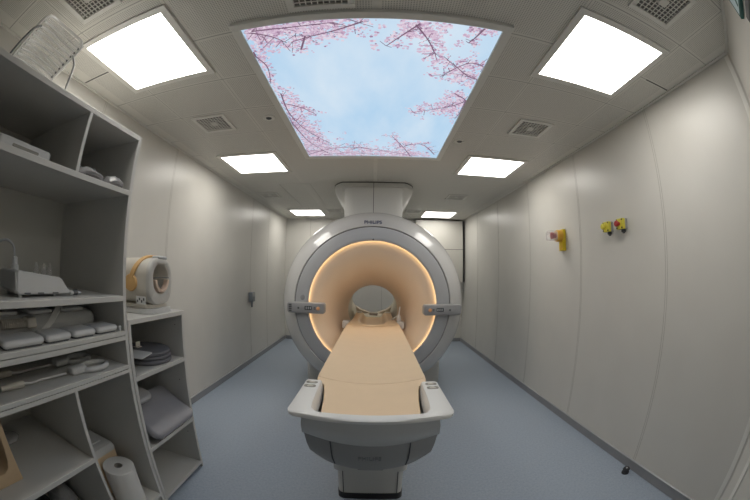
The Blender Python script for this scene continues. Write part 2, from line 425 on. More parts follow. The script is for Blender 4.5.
for x0, x1, y0, y1, n in ((SX0, SX0 + .20, 2.2, SY1, 330), (SX0, .5, 2.84, SY1, 420), (SX0, SX0 + .13, 1.7, 2.3, 110), (SX0, -.2, SY0, 1.18, 220), (SX0, -.5, SY0, 1.34, 90), (SX0, -.60, 1.3, 1.75, 50), (.42, SX1, 1.72, 2.1, 90), (.42, SX1, 1.38, 1.66, 50), (.1, .32, SY0, 1.22, 70), (.42, SX1, SY0, 1.16, 40), (SX0, -.42, 2.5, SY1, 120), (.30, SX1, 1.40, 1.62, 60), (.28, SX1, 1.88, 2.06, 60), (-.35, -.12, 1.14, 1.26, 50), (.1, .35, 2.6, SY1, 60)):
    for q in range(n):
        cx, cy = random.uniform(x0, x1), random.uniform(y0, y1)
        for g in range(3): bloom(random.gauss(cx, .012), random.gauss(cy, .012), random.uniform(.005, .0115))
po = pm.build('picture_print', M['sky'], pn, flat=True)
for m in [M['twig']] + PETALS: po.data.materials.append(m)
po.data.polygons.foreach_set('material_index', midx)

# ------------------------------------------------------------------ vents and downlights
def vent(x, y, w, label, grp):
    t = thing('ceiling_vent', (x, y, CE - .012), label, 'vent', grp)
    a = w / 2; b = a - .03
    f = MB()
    for q in ((-a, a, -a, -b), (-a, a, b, a), (-a, -b, -b, b), (b, a, -b, b)):
        f.box(x + q[0], x + q[1], y + q[2], y + q[3], CE - .012, CE - .0003)
    f.build('frame', M['vent'], t, bevel=.002)
    MB().box(x - b, x + b, y - b, y + b, CE - .0012, CE - .0004).build('backing', M['vent_back'], t, flat=True)
    g = MB(); n = 9; c = b * .22
    for i in range(1, n):
        u = -b + 2 * b * i / n
        for lo, hi in (((-b, b),) if abs(u) > c else ((-b, -c), (c, b))):
            g.box(x + u - .0024, x + u + .0024, y + lo, y + hi, CE - .0115, CE - .008)
            g.box(x + lo, x + hi, y + u - .0024, y + u + .0024, CE - .0112, CE - .008)
    g.build('grille', M['vent'], t, flat=True)
    MB().box(x - c, x + c, y - c, y + c, CE - .0115, CE - .0015).build('center_plate', M['vent'], t)
    return t
V = [(-1.265, .51, 'white grid ceiling vent above the shelving unit, cut by the top left of the frame'),
     (1.215, .51, 'white grid ceiling vent beyond the near right light, cut by the frame'),
     (-.245, .89, 'white grid ceiling vent at the near edge of the blossom picture'),
     (-1.265, 2.12, 'white square ceiling vent between the two left lights'),
     (1.195, 2.15, 'white square ceiling vent between the two right lights'),
     (-1.57, 4.60, 'small-looking far ceiling vent near the left wall, left of the scanner'),
     (1.18, 4.62, 'small-looking far ceiling vent near the right wall, right of the scanner'),
     (-.74, 5.90, 'farthest ceiling vent just left of the scanner shroud'), (.68, 5.85, 'farthest ceiling vent just right of the scanner shroud')]
v0 = None
for x, y, lb in V:
    if v0 is None: v0 = vent(x, y, .29, lb, 'ceiling vents'); vp = (x, y)
    else: copy_tree(v0, (x - vp[0], y - vp[1], 0), None, lb)
def downlight(x, y, lb):
    t = thing('ceiling_spot', (x, y, CE - .008), lb, 'downlight', 'small round ceiling spots')
    MB().lathe((x, y, CE - .0004), (0, 0, -1), [(.047, 0), (.047, .004), (.040, .008), (.026, .007), (.024, .0005)], 28, True, True).build('trim_ring', M['vent'], t)
    MB().cyl((x, y, CE - .009), (x, y, CE - .0008), .019, .023, 24).build('lens', M['dark_grey'], t)
    return t
s0 = downlight(-.80, 2.13, 'small round ceiling spot left of the blossom picture')
copy_tree(s0, (.705 + .80, 2.558 - 2.13, 0), None, 'small round ceiling spot right of the blossom picture')

# ------------------------------------------------------------------ scanner gantry
GX, GZ = -.02, 1.105
def ring(r, y, cz=GZ, rz=None, n=112, cx=GX):
    rz = r if rz is None else rz
    return [Vector((cx + r * math.cos(2 * PI * i / n), y, cz + rz * math.sin(2 * PI * i / n))) for i in range(n)]
ga = thing('mri_scanner', (0, 4.3, 0), 'large white ring-shaped MRI scanner with glowing orange bore rim', 'MRI scanner')
outer = [(.838, 3.515), (.838, 3.502), (.846, 3.497), (.880, 3.514), (.928, 3.542), (.970, 3.584), (1.004, 3.640), (1.026, 3.70), (1.036, 3.77), (1.037, 3.9), (1.03, 4.4), (1.015, 5.0), (.99, 5.15), (.94, 5.22), (.84, 5.25)]
L = [ring(r, y) for r, y in outer] + [ring(.5, 5.26), ring(.33, 5.26, 1.04, .22)]
MB().loft(L, False, False).build('outer_shell', M['shell'], ga)
MB().loft([ring(.831, 3.515), ring(.831, 3.499), ring(.822, 3.494), ring(.76, 3.484), ring(.715, 3.476), ring(.692, 3.474), ring(.684, 3.478), ring(.682, 3.484), ring(.690, 3.492), ring(.706, 3.494)], False, False).build('front_ring', M['ring'], ga)
MB().loft([ring(.842, 3.512), ring(.827, 3.512)], False, False).build('ring_seam', M['seam'], ga)
MB().loft([ring(.7055, 3.495), ring(.7055, 3.520)], False, False).build('light_ring', M['glow'], ga)
L = []
for i in range(19):
    t = i / 18 * PI / 2
    L.append(ring(.342 + .363 * (1 - math.sin(t)), 3.522 + 1.08 * (1 - math.cos(t)), .935 + (GZ - .935) * (1 - math.sin(t))))
MB().loft(L, False, False).build('bore_flare', M['tan'], ga, ang=80)
L = []
for i in range(9):
    t = i / 8; rz = .342 + (.214 - .342) * t
    L.append(ring(.342 + (.325 - .342) * t, 4.602 + .655 * t, 1.277 - .022 * t + .03 * math.sin(PI * t) - rz, rz))
MB().loft(L, False, False).build('bore_tube', M['bore'], ga, ang=80)
MB().loft([[Vector((GX + x, y, 1.277 - .022 * (y - 4.602) / .655 + .03 * math.sin(PI * (y - 4.602) / .655) - dz)) for x, dz in ((-.06, .0085), (.06, .0085), (.06, .0065), (-.06, .0065))] for y in (4.84, 4.93, 5.02)]).build('bore_light', M['bore_lamp'], ga, flat=True)
fb = MB(); fb.prism([(-.84, 4.12, 0), (.84, 4.12, 0), (.88, 4.25, 0), (.88, 5.0, 0), (-.88, 5.0, 0), (-.88, 4.25, 0)], (0, 0, .30))
fb.build('base', M['body'], ga, bevel=.02, seg=3)
MB().prism([(GX - .013, 3.476, 1.792), (GX + .013, 3.476, 1.792), (GX, 3.476, 1.812)], (0, -.004, 0)).build('alignment_mark', M['dark_grey'], ga)
# brand lettering on the upper shell: slope of the shell at r=.865
sl = math.atan2(.03, .045)
text_mesh('shell_lettering', 'PHILIPS', .062, Matrix.Translation((GX - .005, 3.514, GZ + .884)) @ Matrix.Rotation(PI / 2 - .55, 4, 'X') @ Matrix.Diagonal((.98, 1, 1, 1)), M['logo'], ga, .0012)
# control panels
for sgn in (-1, 1):
    xc = sgn * .70; hw = .205 if sgn < 0 else .215
    x_in, x_out = sgn * .515, sgn * .93
    lo = [(x, z) for x, z in rrect(abs(x_out - x_in) / 2, .058, .028, 6)]
    cx = (x_in + x_out) / 2
    Ls = []
    for ins, y in ((0, 3.50), (0, 3.425), (.006, 3.414), (.016, 3.410)):
        Ls.append([Vector((cx + x * (1 - ins / .2), y + .06 * max(0, (sgn * (cx + x) - .70)) * .6, 1.062 + z * (1 - ins / .065))) for x, z in lo])
    cp = MB().loft(Ls).build('control_panel', M['panel_grey'], ga)
    fy = 3.409
    def slot(a, b, z0, z1, y=fy): return MB().box(min(sgn * a, sgn * b), max(sgn * a, sgn * b), y - .002 + .06 * .6 * max(0, (a + b) / 2 - .70), y + .004 + .06 * .6 * max(0, (a + b) / 2 - .70), z0, z1)
    slot(.655, .73, 1.045, 1.085).build('display', M['lcd'], cp, bevel=.002)
    lcd = MB()
    for i in range(3): lcd.box(sgn * (.668 + .022 * i) - .006, sgn * (.668 + .022 * i) + .006, fy - .004, fy + .001, 1.052, 1.078)
    lcd.build('digits', M['coil_grey'], cp)
    MB().lathe((sgn * .585, fy + .003, 1.062), (0, -1, 0), [(.019, 0), (.019, .006), (.014, .011), (.001, .012)], 20).build('button', M['orange'], cp)
    MB().lathe((sgn * .80, fy + .008, 1.062), (0, -1, 0), [(.011, 0), (.011, .006), (.008, .008), (.001, .008)], 16).build('button', M['dark_grey'], cp)
    b = MB()
    for i in range(2): b.box(min(sgn * .615, sgn * .63), max(sgn * .615, sgn * .63), fy - .0015, fy + .003, 1.052 + .014 * i, 1.06 + .014 * i)
    b.build('key', M['dark_grey'], cp)
    if sgn < 0:
        b = MB()
        for i in range(4): b.box(-.905, -.875, 3.413, 3.420, 1.020 + .022 * i, 1.036 + .022 * i)
        b.build('warning_label', M['dark_grey'], cp)
MB().lathe((-.765, 3.487, 1.17), (0, -1, 0), [(.030, 0), (.030, .006), (.024, .009), (.001, .009)], 20).build('speaker_button', M['panel_grey'], ga)

# ceiling shroud over the scanner
sh = thing('quench_pipe_shroud', (-.025, 4.35, 2.0), 'ivory flared shroud joining the scanner top to the ceiling', 'shroud')
L = []
SCX = -.027
for z, hw, y0 in ((CE - .012, .505, 3.915), (2.50, .505, 3.915), (2.475, .500, 3.922), (2.43, .475, 3.95), (2.39, .445, 3.97), (2.34, .41, 3.98), (2.28, .38, 3.985), (2.20, .364, 3.988)):
    hy = (5.0 - y0) / 2; n = rrect(hw, hy, min(.12, hw * .3), 8)
    L.append([Vector((SCX + x, y0 + hy + y + (.9 * max(0, abs(x) - .345) + (.05 if z < 2.48 and abs(x) > .345 else 0)) * (1 if y < 0 else 0), z)) for x, y in n])
MB().loft(L).build('flange', M['shroud'], sh, ang=40)
sb_ = lambda x, y: GZ + math.sqrt(max(.01, (1.0385 - .006 * max(0, y - 3.9)) ** 2 - (x - GX) ** 2)) + .002
cols = []
for i in range(13):
    x = SCX - .352 + .704 * i / 12; yf = 3.925 + .035 * (abs(x - SCX) / .352) ** 6
    cols.append([Vector((x, yf, 2.49)), Vector((x, 4.98, 2.49)), Vector((x, 4.98, sb_(x, 4.98))), Vector((x, yf, sb_(x, yf)))])
MB().loft(cols).build('column', M['shroud'], sh, ang=40)
MB().box(SCX - .003, SCX + .003, 3.9235, 3.93, 2.155, 2.49).box(SCX - .003, SCX + .003, 3.9135, 3.93, 2.49, CE - .013).build('seam', M['seam'], sh)
MB().loft([[Vector((p.x * 1.01, p.y, z)) for p in L[0]] for z in (CE - .0115, CE - .0005)]).build('gasket', M['black'], sh)

# ------------------------------------------------------------------ patient table
pt = thing('patient_table', (0, 2.2, 0), 'long patient table with peach mattress and white U-shaped handle tray', 'patient table')
TZ = .860
# U tray: outline
def arc(pts, k=6): return smooth([(x, y, 0) for x, y in pts], k)
out = []
fl = lambda x: 1.203 + .055 * (abs(x) / .36) ** 2
N = 14
outer_pts = [(-.347, 1.700), (-.353, 1.69)] + [(-.354, 1.5), (-.355, 1.36), (-.356, 1.298), (-.349, 1.272)] + [(x, fl(x)) for x in [(-.33 + .66 * i / N) for i in range(N + 1)]] + [(.349, 1.272), (.356, 1.298), (.355, 1.36), (.354, 1.5), (.353, 1.69), (.347, 1.700)]
inner_pts = [(-.270, 1.700), (-.264, 1.69)] + [(-.260, 1.5), (-.256, 1.38), (-.250, 1.318), (-.230, 1.282)] + [(x, fl(x) + .060 - .01 * (abs(x) / .21) ** 2) for x in [(-.21 + .42 * i / N) for i in range(N + 1)]] + [(.230, 1.282), (.250, 1.318), (.256, 1.38), (.260, 1.5), (.264, 1.69), (.270, 1.700)]
t = MB(); n = len(outer_pts); rows = []
for i in range(n):
    ox, oy = outer_pts[i]; ix, iy = inner_pts[i]
    ex = .006
    cxo = Vector((ox - ix, oy - iy, 0)).normalized() * .007
    rows.append([Vector((ox, oy, TZ - .020)) + cxo * -.4, Vector((ox, oy, TZ - .007)), Vector((ox, oy, TZ)) - cxo, Vector((ix, iy, TZ)) + cxo * .8, Vector((ix, iy, TZ - .008)),
                 Vector((ix, iy, TZ)) - cxo * 1.6 + Vector((0, 0, -.075)), Vector((ix, iy, TZ)) + cxo * .2 + Vector((0, 0, -.075)), Vector((ix, iy, TZ)) + cxo * 1.4 + Vector((0, 0, -.026))])
t.loft(rows)
tray = t.build('handle_tray', M['tray'], pt, bevel=0, ang=50)
for sx in (-1, 1):
    for y in (1.655, 1.595):
        MB().loft([[Vector((sx * .312 + x, y + yy, z)) for x, yy in rrect(.030, .017 if y > 1.62 else .020, .014, 5)] for z in (TZ - .012, TZ + .0015)]).build('grip_recess', M['grip'], tray)
        MB().ball((sx * .312 - sx * .002, y - .004, TZ), .017, .013, .008, 14, 8).build('grip_knob', M['coil_ivory'], tray)
# table top bed under the pad
def prof(y, hw, zt, zb, dip, n=12):
    top = [Vector((-hw + 2 * hw * i / n, y, zt - dip * (1 - ((2 * i / n) - 1) ** 2))) for i in range(n + 1)]
    return top
def slab(sections, th, inset=.0):
    L = []
    for y, hw, z, dip in sections:
        a = prof(y, hw, z, 0, dip); b = [p - Vector((0, 0, th)) for p in a][::-1]
        L.append([a[0] - Vector((0, 0, th * .5)) - Vector((.004, 0, 0))] + a + [a[-1] - Vector((0, 0, th * .5)) + Vector((.004, 0, 0))] + b)
    return MB().loft(L)
slab([(1.283, .19, .808, .006), (1.31, .212, .808, .008), (1.38, .222, .808, .010), (1.55, .234, .814, .014), (1.64, .244, .826, .018), (1.690, .252, .838, .028), (1.708, .290, .846, .034), (1.775, .301, .853, .036), (1.788, .301, .851, .036)], .022).build('foot_pad', M['pad'], pt, ang=60)
slab([(1.792, .301, .851, .036), (1.80, .302, .855, .036), (2.2, .302, .858, .032), (3.0, .300, .860, .024), (3.5, .299, .860, .022), (3.70, .296, .860, .020), (3.735, .294, .859, .020)], .030).build('mattress', M['pad'], pt, ang=60)
slab([(1.745, .285, .806, .0), (3.4, .285, .824, 0), (3.72, .28, .826, 0), (3.738, .278, .824, 0)], .055).build('table_top', M['tray'], pt, ang=40)
# head end: peach head support with central recess
hs = []
for y, hw, z, dip, rw in ((3.74, .292, .862, .018, .9), (3.80, .285, .866, .020, .8), (3.86, .275, .868, .022, .55), (3.93, .268, .870, .040, .56), (3.99, .260, .873, .075, .60), (4.2, .246, .878, .080, .62), (4.5, .244, .884, .080, .62), (4.70, .244, .886, .075, .60), (4.735, .242, .880, .070, .60)):
    a = []
    for i in range(25):
        u = -1 + 2 * i / 24; q = max(0, 1 - (abs(u) / rw) ** 8)
        a.append(Vector((u * hw, y, z - dip * q)))
    b = [Vector((p.x, p.y, .772)) for p in a][::-1]
    hs.append(a + b)
MB().loft(hs).build('head_support', M['pad2'], pt, ang=50)
for sx in (-1, 1):
    MB().box(sx * .20 - .036, sx * .20 + .036, 4.60, 4.69, .884, .897).build('strap_clip', M['tray'], pt, bevel=.005)
    MB().loft(xf(pillow(.042, .07, .085, .015), TR(sx * .322, 3.90, .790))).build('coil_connector', M['tray'], pt)
    w = MB(); w.prism([(sx * .05, 4.765, .86), (sx * .235, 4.765, .86), (sx * .258, 4.765, .962), (sx * .235, 4.765, .948), (sx * .18, 4.765, .912), (sx * .11, 4.765, .892)], (0, .13, 0)); w.build('cradle_wing', M['coil_ivory'], pt, bevel=.006)
MB().prism([(-.06, 4.765, .83), (.06, 4.765, .83), (.06, 4.765, .872), (-.06, 4.765, .872)], (0, .12, 0)).build('cradle_bridge', M['coil_grey'], pt, bevel=.004)
# front body under the tray
def body_sec(z, hw, y0, y1=1.98, bow=.05, n=10):
    a = [Vector((-hw + 2 * hw * i / n, y0 + bow * ((2 * i / n - 1) ** 2), z)) for i in range(n + 1)]
    return a + [Vector((hw, y1, min(z, .75))), Vector((-hw, y1, min(z, .75)))]
def body_sag(zc, ze, hw, y0, bow):
    n = 10
    a = [Vector((-hw + 2 * hw * i / n, y0 + bow * ((2 * i / n - 1) ** 2), zc + (ze - zc) * ((2 * i / n - 1) ** 2))) for i in range(n + 1)]
    return a + [Vector((hw, 1.98, ze)), Vector((-hw, 1.98, ze))]
MB().loft([body_sec(.836, .292, 1.230, bow=.050), body_sec(.775, .303, 1.246, bow=.055), body_sec(.74, .308, 1.266, bow=.065), body_sec(.70, .314, 1.305, bow=.06), body_sag(.645, .680, .318, 1.355, .05)], False, True).build('upper_housing', M['body'], pt, ang=40)
MB().loft([body_sag(.643, .678, .316, 1.360, .05), body_sag(.57, .60, .312, 1.385, .055), body_sag(.515, .545, .303, 1.405, .055), body_sag(.485, .51, .282, 1.425, .055), body_sag(.440, .460, .235, 1.45, .05), body_sag(.422, .432, .205, 1.47, .045)]).build('lower_housing', M['body_dark'], pt, ang=40)
for sx in (-1, 1):
    q = MB(); pts = [(.186, 1.378, .655), (.186, 1.404, .580), (.185, 1.425, .526), (.183, 1.448, .496), (.180, 1.480, .452)]
    for a, b in zip(pts[:-1], pts[1:]):
        q.loft([[Vector((sx * p[0] + dx, p[1] + dy, p[2])) for dx, dy in ((-.002, -.006), (.002, -.006), (.002, .01), (-.002, .01))] for p in (a, b)])
    q.build('housing_seam', M['seam'], pt)
text_mesh('housing_lettering', 'PHILIPS', .040, Matrix.Translation((-.003, 1.393, .545)) @ Matrix.Rotation(PI / 2 + .35, 4, 'X') @ Matrix.Diagonal((.9, 1, 1, 1)), M['logo2'], pt, .002)
# long beam and lift column
MB().box(-.235, .235, 1.70, 3.47, .56, .752).build('carriage', M['body'], pt, bevel=.02, seg=3)
def col_sec(z, hw, y0, y1=2.75): return [Vector((x, (y0 + y1) / 2 + y, z)) for x, y in rrect(hw, (y1 - y0) / 2, .045, 6)]
MB().loft([col_sec(.56, .222, 1.685), col_sec(.30, .222, 1.685), col_sec(.255, .219, 1.69), col_sec(.25, .200, 1.708), col_sec(.050, .198, 1.715)]).build('lift_column', M['body'], pt, ang=40)
MB().loft([col_sec(.049, .202, 1.709, 2.76), col_sec(.001, .202, 1.709, 2.76)]).build('kick_base', M['black'], pt)
for sx in (-1, 1):
    MB().box(sx * .165 - .002, sx * .165 + .002, 1.7065, 1.72, .050, .249).box(sx * .165 - .002, sx * .165 + .002, 1.6835, 1.70, .30, .44).build('column_seam', M['seam'], pt)
MB().box(-.075, .075, 1.675, 1.70, .275, .305).build('release_latch', M['body_dark'], pt, bevel=.004)

pt.location.x -= .008
# squeeze bulb resting on the table edge at the head end
sq = thing('squeeze_bulb', (.31, 3.9, .8735), 'small white alarm bulb with tube, right edge of table at the scanner bore', 'alarm bulb')
MB().lathe((.293, 3.90, .8755), (0, 0, 1), [(.022, 0), (.026, .02), (.024, .055), (.013, .075), (.010, .085)], 18).build('bulb', M['tray'], sq)
MB().tube([(.293, 3.90, .955), (.300, 3.91, 1.0), (.306, 3.92, 1.045)], .008, 10).build('nozzle', M['tray'], sq)
MB().tube([(.290, 3.90, .947), (.253, 3.92, .92), (.213, 3.95, .888)], .007, 10).build('tube', M['tray'], sq)

# ------------------------------------------------------------------ cabinets on the far wall
wc = thing('wall_cabinet', (1.31, 6.7, 1.277), 'beige two-panel cabinet box high on the far wall, right of the scanner', 'cabinet')
MB().box(.825, 1.80, 6.602, 6.798, 1.277, 2.535).build('body', M['cabinet'], wc)
MB().box(.825, 1.80, 6.582, 6.60, 1.945, 2.535).build('door', M['cabinet'], wc, bevel=.003)
MB().box(.825, 1.80, 6.582, 6.60, 1.277, 1.937).build('door', M['cabinet'], wc, bevel=.003)
MB().box(.825, 1.80, 6.592, 6.60, 1.936, 1.946).build('gap', M['seam'], wc)
MB().box(1.801, 1.84, 6.62, 6.797, 1.277, 2.535).build('side_gap', M['seam'], wc)

# ------------------------------------------------------------------ left wall socket
so = thing('wall_socket', (XL, 4.765, .93), 'dark grey socket box with short cable on the left wall', 'socket')
MB().box(XL + .0005, XL + .065, 4.70, 4.83, .965, 1.11).build('housing', M['plug'], so, bevel=.008)
MB().box(XL + .065, XL + .071, 4.715, 4.815, 1.045, 1.10).build('flap', M['panel_grey'], so, bevel=.003)
MB().tube([(XL + .035, 4.765, .97), (XL + .035, 4.765, .93), (XL + .034, 4.765, .88)], .014, 12).build('cable', M['plug'], so)

# ------------------------------------------------------------------ emergency buttons on the right wall
eb = thing('emergency_stop_switch', (XR, 2.80, 1.68), 'tall yellow emergency button with clear guard, nearest the scanner', 'emergency button')
MB().box(XR - .040, XR - .0003, 2.790, 2.870, 1.663, 1.873).build('backplate', M['yellow'], eb, bevel=.004)
MB().lathe((XR - .040, 2.830, 1.808), (-1, 0, 0), [(.058, 0), (.058, .05), (.050, .062), (.042, .066)], 28).build('collar', M['amber'], eb)
MB().lathe((XR - .104, 2.830, 1.808), (-1, 0, 0), [(.026, 0), (.026, .03), (.033, .034), (.033, .052), (.020, .060), (.002, .061)], 24).build('push_button', M['red'], eb)
MB().loft([[Vector((XR - .1065 - d, 2.830 + y, 1.808 + z)) for y, z in rrect(.048 - .004 * (d > .08), .048 - .004 * (d > .08), .02, 5)] for d in (0, .075, .088)]).build('guard', M['clear2'], eb)
g = MB()
for z in (1.678, 1.693, 1.708): g.box(XR - .0415, XR - .040, 2.805, 2.855, z, z + .006)
g.build('lettering_block', M['amber'], eb, flat=True)
def stop_box(y, knob, lb):
    t = thing('stop_switch', (XR, y, 1.76), lb, 'stop switch')
    MB().box(XR - .028, XR - .0005, y - .040, y + .040, 1.758, 1.838).build('rear_case', M['panel_grey'], t, bevel=.004)
    MB().box(XR - .062, XR - .0285, y - .040, y + .040, 1.758, 1.838).build('front_case', M['yellow2'], t, bevel=.004)
    MB().lathe((XR - .062, y + .004, 1.798), (-1, 0, 0), [(.014, 0), (.014, .018), (.022, .022), (.024, .032), (.018, .041), (.002, .043)], 24).build('knob', knob, t)
    for dy in (-.031, .031):
        for z in (1.768, 1.828):
            MB().cyl((XR - .0635, y + dy, z), (XR - .061, y + dy, z), .007, seg=12).build('screw', M['black'], t)
    MB().cyl((XR - .035, y - .022, 1.757), (XR - .035, y - .022, 1.736), .020, seg=16).build('cable_gland', M['black'], t)
    MB().cyl((XR - .035, y - .022, 1.736), (XR - .035, y - .022, 1.726), .012, .010, seg=16).build('gland_tip', M['dark_grey'], t)
    return t
stop_box(2.065, M['yellow2'], 'small yellow wall box with yellow round knob, left of the red-knob one')
stop_box(1.885, M['red'], 'small yellow wall box with red round knob on the right wall')

# door stopper on the floor
ds = thing('door_stopper', (1.785, 1.425, 0), 'small black rubber door stopper on floor by right skirting', 'door stopper')
MB().lathe((1.785, 1.425, .0005), (0, 0, 1), [(.032, 0), (.032, .010), (.028, .014), (.028, .030), (.031, .034), (.026, .042), (.001, .043)], 24).build('rubber_post', M['rubber'], ds)
MB().lathe((1.785, 1.425, .0425), (0, 0, 1), [(.009, 0), (.009, .004), (.001, .005)], 16).build('screw_cap', M['skirting_metal'], ds)

# exit sign on the diagonal wall
es = thing('exit_sign', dg(.72, .01, 2.345), 'green and white exit sign high on the wall, cut by the top right corner', 'sign')
dbox(.587, .90, .001, .022, 2.345, 2.505).build('sign_board', M['sign_green'], es, bevel=.002)
fgr = MB()
fgr.loft([[dg(q[0], oo, q[1]) for q in ((.600, 2.358), (.887, 2.358), (.887, 2.492), (.600, 2.492))] for oo in (.0222, .0232)])
fgr.build('white_field', M['sign_white'], es, flat=True)
fgr = MB()
def plate(pts, o=.0245):
    fgr.loft([[dg(s_, oo, z) for s_, z in pts] for oo in (.0234, o)])
plate([(.645, 2.365), (.66, 2.362), (.70, 2.40), (.69, 2.43), (.675, 2.42), (.68, 2.405)])
plate([(.69, 2.40), (.71, 2.40), (.735, 2.38), (.765, 2.372), (.765, 2.385), (.74, 2.395), (.72, 2.43), (.705, 2.455), (.685, 2.45)])
plate([(.655, 2.44), (.69, 2.455), (.715, 2.45), (.735, 2.425), (.745, 2.432), (.725, 2.465), (.69, 2.468), (.65, 2.45)])
plate([(.70 + .012 * math.cos(a * PI / 6), 2.478 + .012 * math.sin(a * PI / 6)) for a in range(12)])
plate([(.79, 2.425), (.83, 2.46), (.83, 2.435), (.875, 2.435), (.875, 2.415), (.83, 2.415), (.83, 2.39)])
fgr.build('pictogram', M['sign_green'], es, flat=True)
tag(dbox(.66, .95, .0005, .022, 2.272, 2.302).build('dark_bar', M['dark_grey'], bevel=.002), 'dark grey bar on the wall just below the exit sign', 'bar')
# dark joint slots beside the near lights
for x0, x1 in ((-1.86, -1.60), (1.60, 1.835)):
    struct(MB().box(x0, x1, 1.117, 1.127, CE - .0015, CE - .0002).build('trim_%d' % k, M['seam'], flat=True)); k += 1

# ------------------------------------------------------------------ tall shelving unit
FX = -1.211; BX = XL + .014
cb = thing('shelving_unit', (-1.55, .40, 0), 'tall grey laminate shelving unit full of scanner accessories, against left wall', 'shelving unit')
CY0, CY1 = -.42, 1.250
T = .024
def board(name, x0, x1, y0, y1, z0, z1, m=M['shelf'], r=cb, bv=.0015):
    return MB().box(x0, x1, y0, y1, z0, z1).build(name, m, r, bevel=bv)
board('side_panel', BX, FX, CY1 - T, CY1, 0.001, 2.095)
board('side_panel', BX, FX, CY0, CY0 + T, 0.001, 2.095)
board('top_panel', BX, FX, CY0 + T, CY1 - T, 2.071, 2.095)
board('back_panel', BX, BX + .012, CY0 + T, CY1 - T, .10, 2.071, M['shelf_back'])
board('bottom_panel', BX + .012, FX, CY0 + T, CY1 - T, .09, .114)
board('plinth', BX + .012, FX - .03, CY0 + T, CY1 - T, .001, .09)
SH = [(1.780, 1.805), (1.266, 1.291), (1.072, 1.118), (.903, .943)]
for z0, z1 in SH[:2]: board('shelf', BX + .012, FX, CY0 + T, CY1 - T, z0, z1)
for z0, z1 in SH[2:]:
    zm = (z0 + z1) / 2
    s = board('shelf', BX + .012, FX, CY0 + T, CY1 - T, zm + .0015, z1)
    board('shelf', BX + .012, FX, CY0 + T, CY1 - T, z0, zm - .0015)
board('divider', BX + .012, FX, .826, .846, 1.805, 2.071)
board('divider', BX + .012, FX, .812, .832, .114, .903)
board('shelf', BX + .012, FX, CY0 + T, .812, .550, .574)
# low shelving unit beside it
lc = thing('low_shelving_unit', (-1.55, 1.525, 0), 'low grey shelving unit with cushions, just beyond the tall unit', 'shelving unit')
LY0, LY1 = 1.2555, 1.822
board('side_panel', BX, FX, LY0, LY0 + T, .001, 1.143, r=lc)
board('side_panel', BX, FX, LY1 - T, LY1, .001, 1.143, r=lc)
board('top_panel', BX, FX + .004, LY0, LY1 + .004, 1.1435, 1.170, r=lc)
board('back_panel', BX, BX + .012, LY0 + T, LY1 - T, .03, 1.143, M['shelf_back'], r=lc)
for z in (.838, .398, .030): board('shelf', BX + .012, FX, LY0 + T, LY1 - T, z, z + .026, r=lc)
for z in (1.075, .70, .30):
    MB().cyl((FX - .06, LY1 - T - .0008, z), (FX - .06, LY1 - T + .004, z), .004, seg=10).build('pin_hole', M['dark_grey'], lc)

# ------------------------------------------------------------------ things on the shelves
# clear ribbed tray on top
rk = thing('clear_ribbed_holder', (-1.4, .5, 2.0955), 'clear ribbed plastic holder on bent legs, on top of the tall shelving unit', 'holder')
bl, br_, tl, tr = Vector((-1.47, .30, 2.125)), Vector((-1.47, .59, 2.125)), Vector((-1.30, .355, 2.375)), Vector((-1.30, .665, 2.375))
def rp(u, v, o=0):
    p = bl.lerp(br_, u).lerp(tl.lerp(tr, u), v); bow = .12 * (1 - (2 * u - 1) ** 2)
    nrm = Vector((.78, 0, -.62)); return p - nrm * (bow - .03) * .6 + nrm * o
g = MB(); NU, NV = 14, 22
g.loft([[rp(i / NU, j / NV) for i in range(NU + 1)] + [rp(i / NU, j / NV, .004) for i in range(NU, -1, -1)] for j in range(NV + 1)])
g.build('clear_sheet', M['clear'], rk)
g = MB()
for j in range(12): g.tube([rp(.06 + .88 * i / 8, .07 + j * .077, .006) for i in range(9)], .0055, 8)
g.build('ribs', M['clear_rib'], rk)
g = MB()
for j in range(12): g.ball(rp(.96, .07 + j * .077, .008), .006, .006, .006, 10, 6)
g.build('rivets', M['dark_grey'], rk)
g = MB(); g.tube([rp(0, 0), rp(0, .5), rp(0, .85), rp(.02, .97), rp(.10, 1.03), rp(.3, 1.03), rp(.5, 1.03), rp(.7, 1.03), rp(.9, 1.03), rp(.98, .97), rp(1, .85), rp(1, .5), rp(1, 0)], .007, 8)
g.build('rim', M['clear_rib'], rk)
MB().tube([(-1.265, .262, 2.0965), (-1.27, .29, 2.19), (-1.28, .325, 2.275), (-1.30, .362, 2.318)], .006, 10).build('leg', M['dark_grey'], rk)
MB().tube([(-1.25, .645, 2.0965), (-1.255, .65, 2.16), (-1.262, .645, 2.24), (-1.30, .628, 2.30)], .006, 10).build('leg', M['coil_grey'], rk)

# white bin
bn = thing('storage_bin', (-1.42, .50, 1.8055), 'white plastic storage bin with slot handle on the top shelf', 'bin')
L = [[Vector((-1.43 + x, .55 + y, z)) for x, y in rrect(hx, hy, .035, 6)] for z, hx, hy in ((1.8056, .125, .165), (1.815, .131, .171), (1.856, .134, .170), (1.862, .131, .166), (1.859, .126, .16), (1.82, .120, .155))]
MB().loft(L).build('tub', M['coil_white'], bn)
MB().loft([[Vector((x, .555 + y, 1.837 + z)) for y, z in rrect(.080, .006, .0055, 5)] for x in (-1.300, -1.2955)]).build('slot', M['grip'], bn)

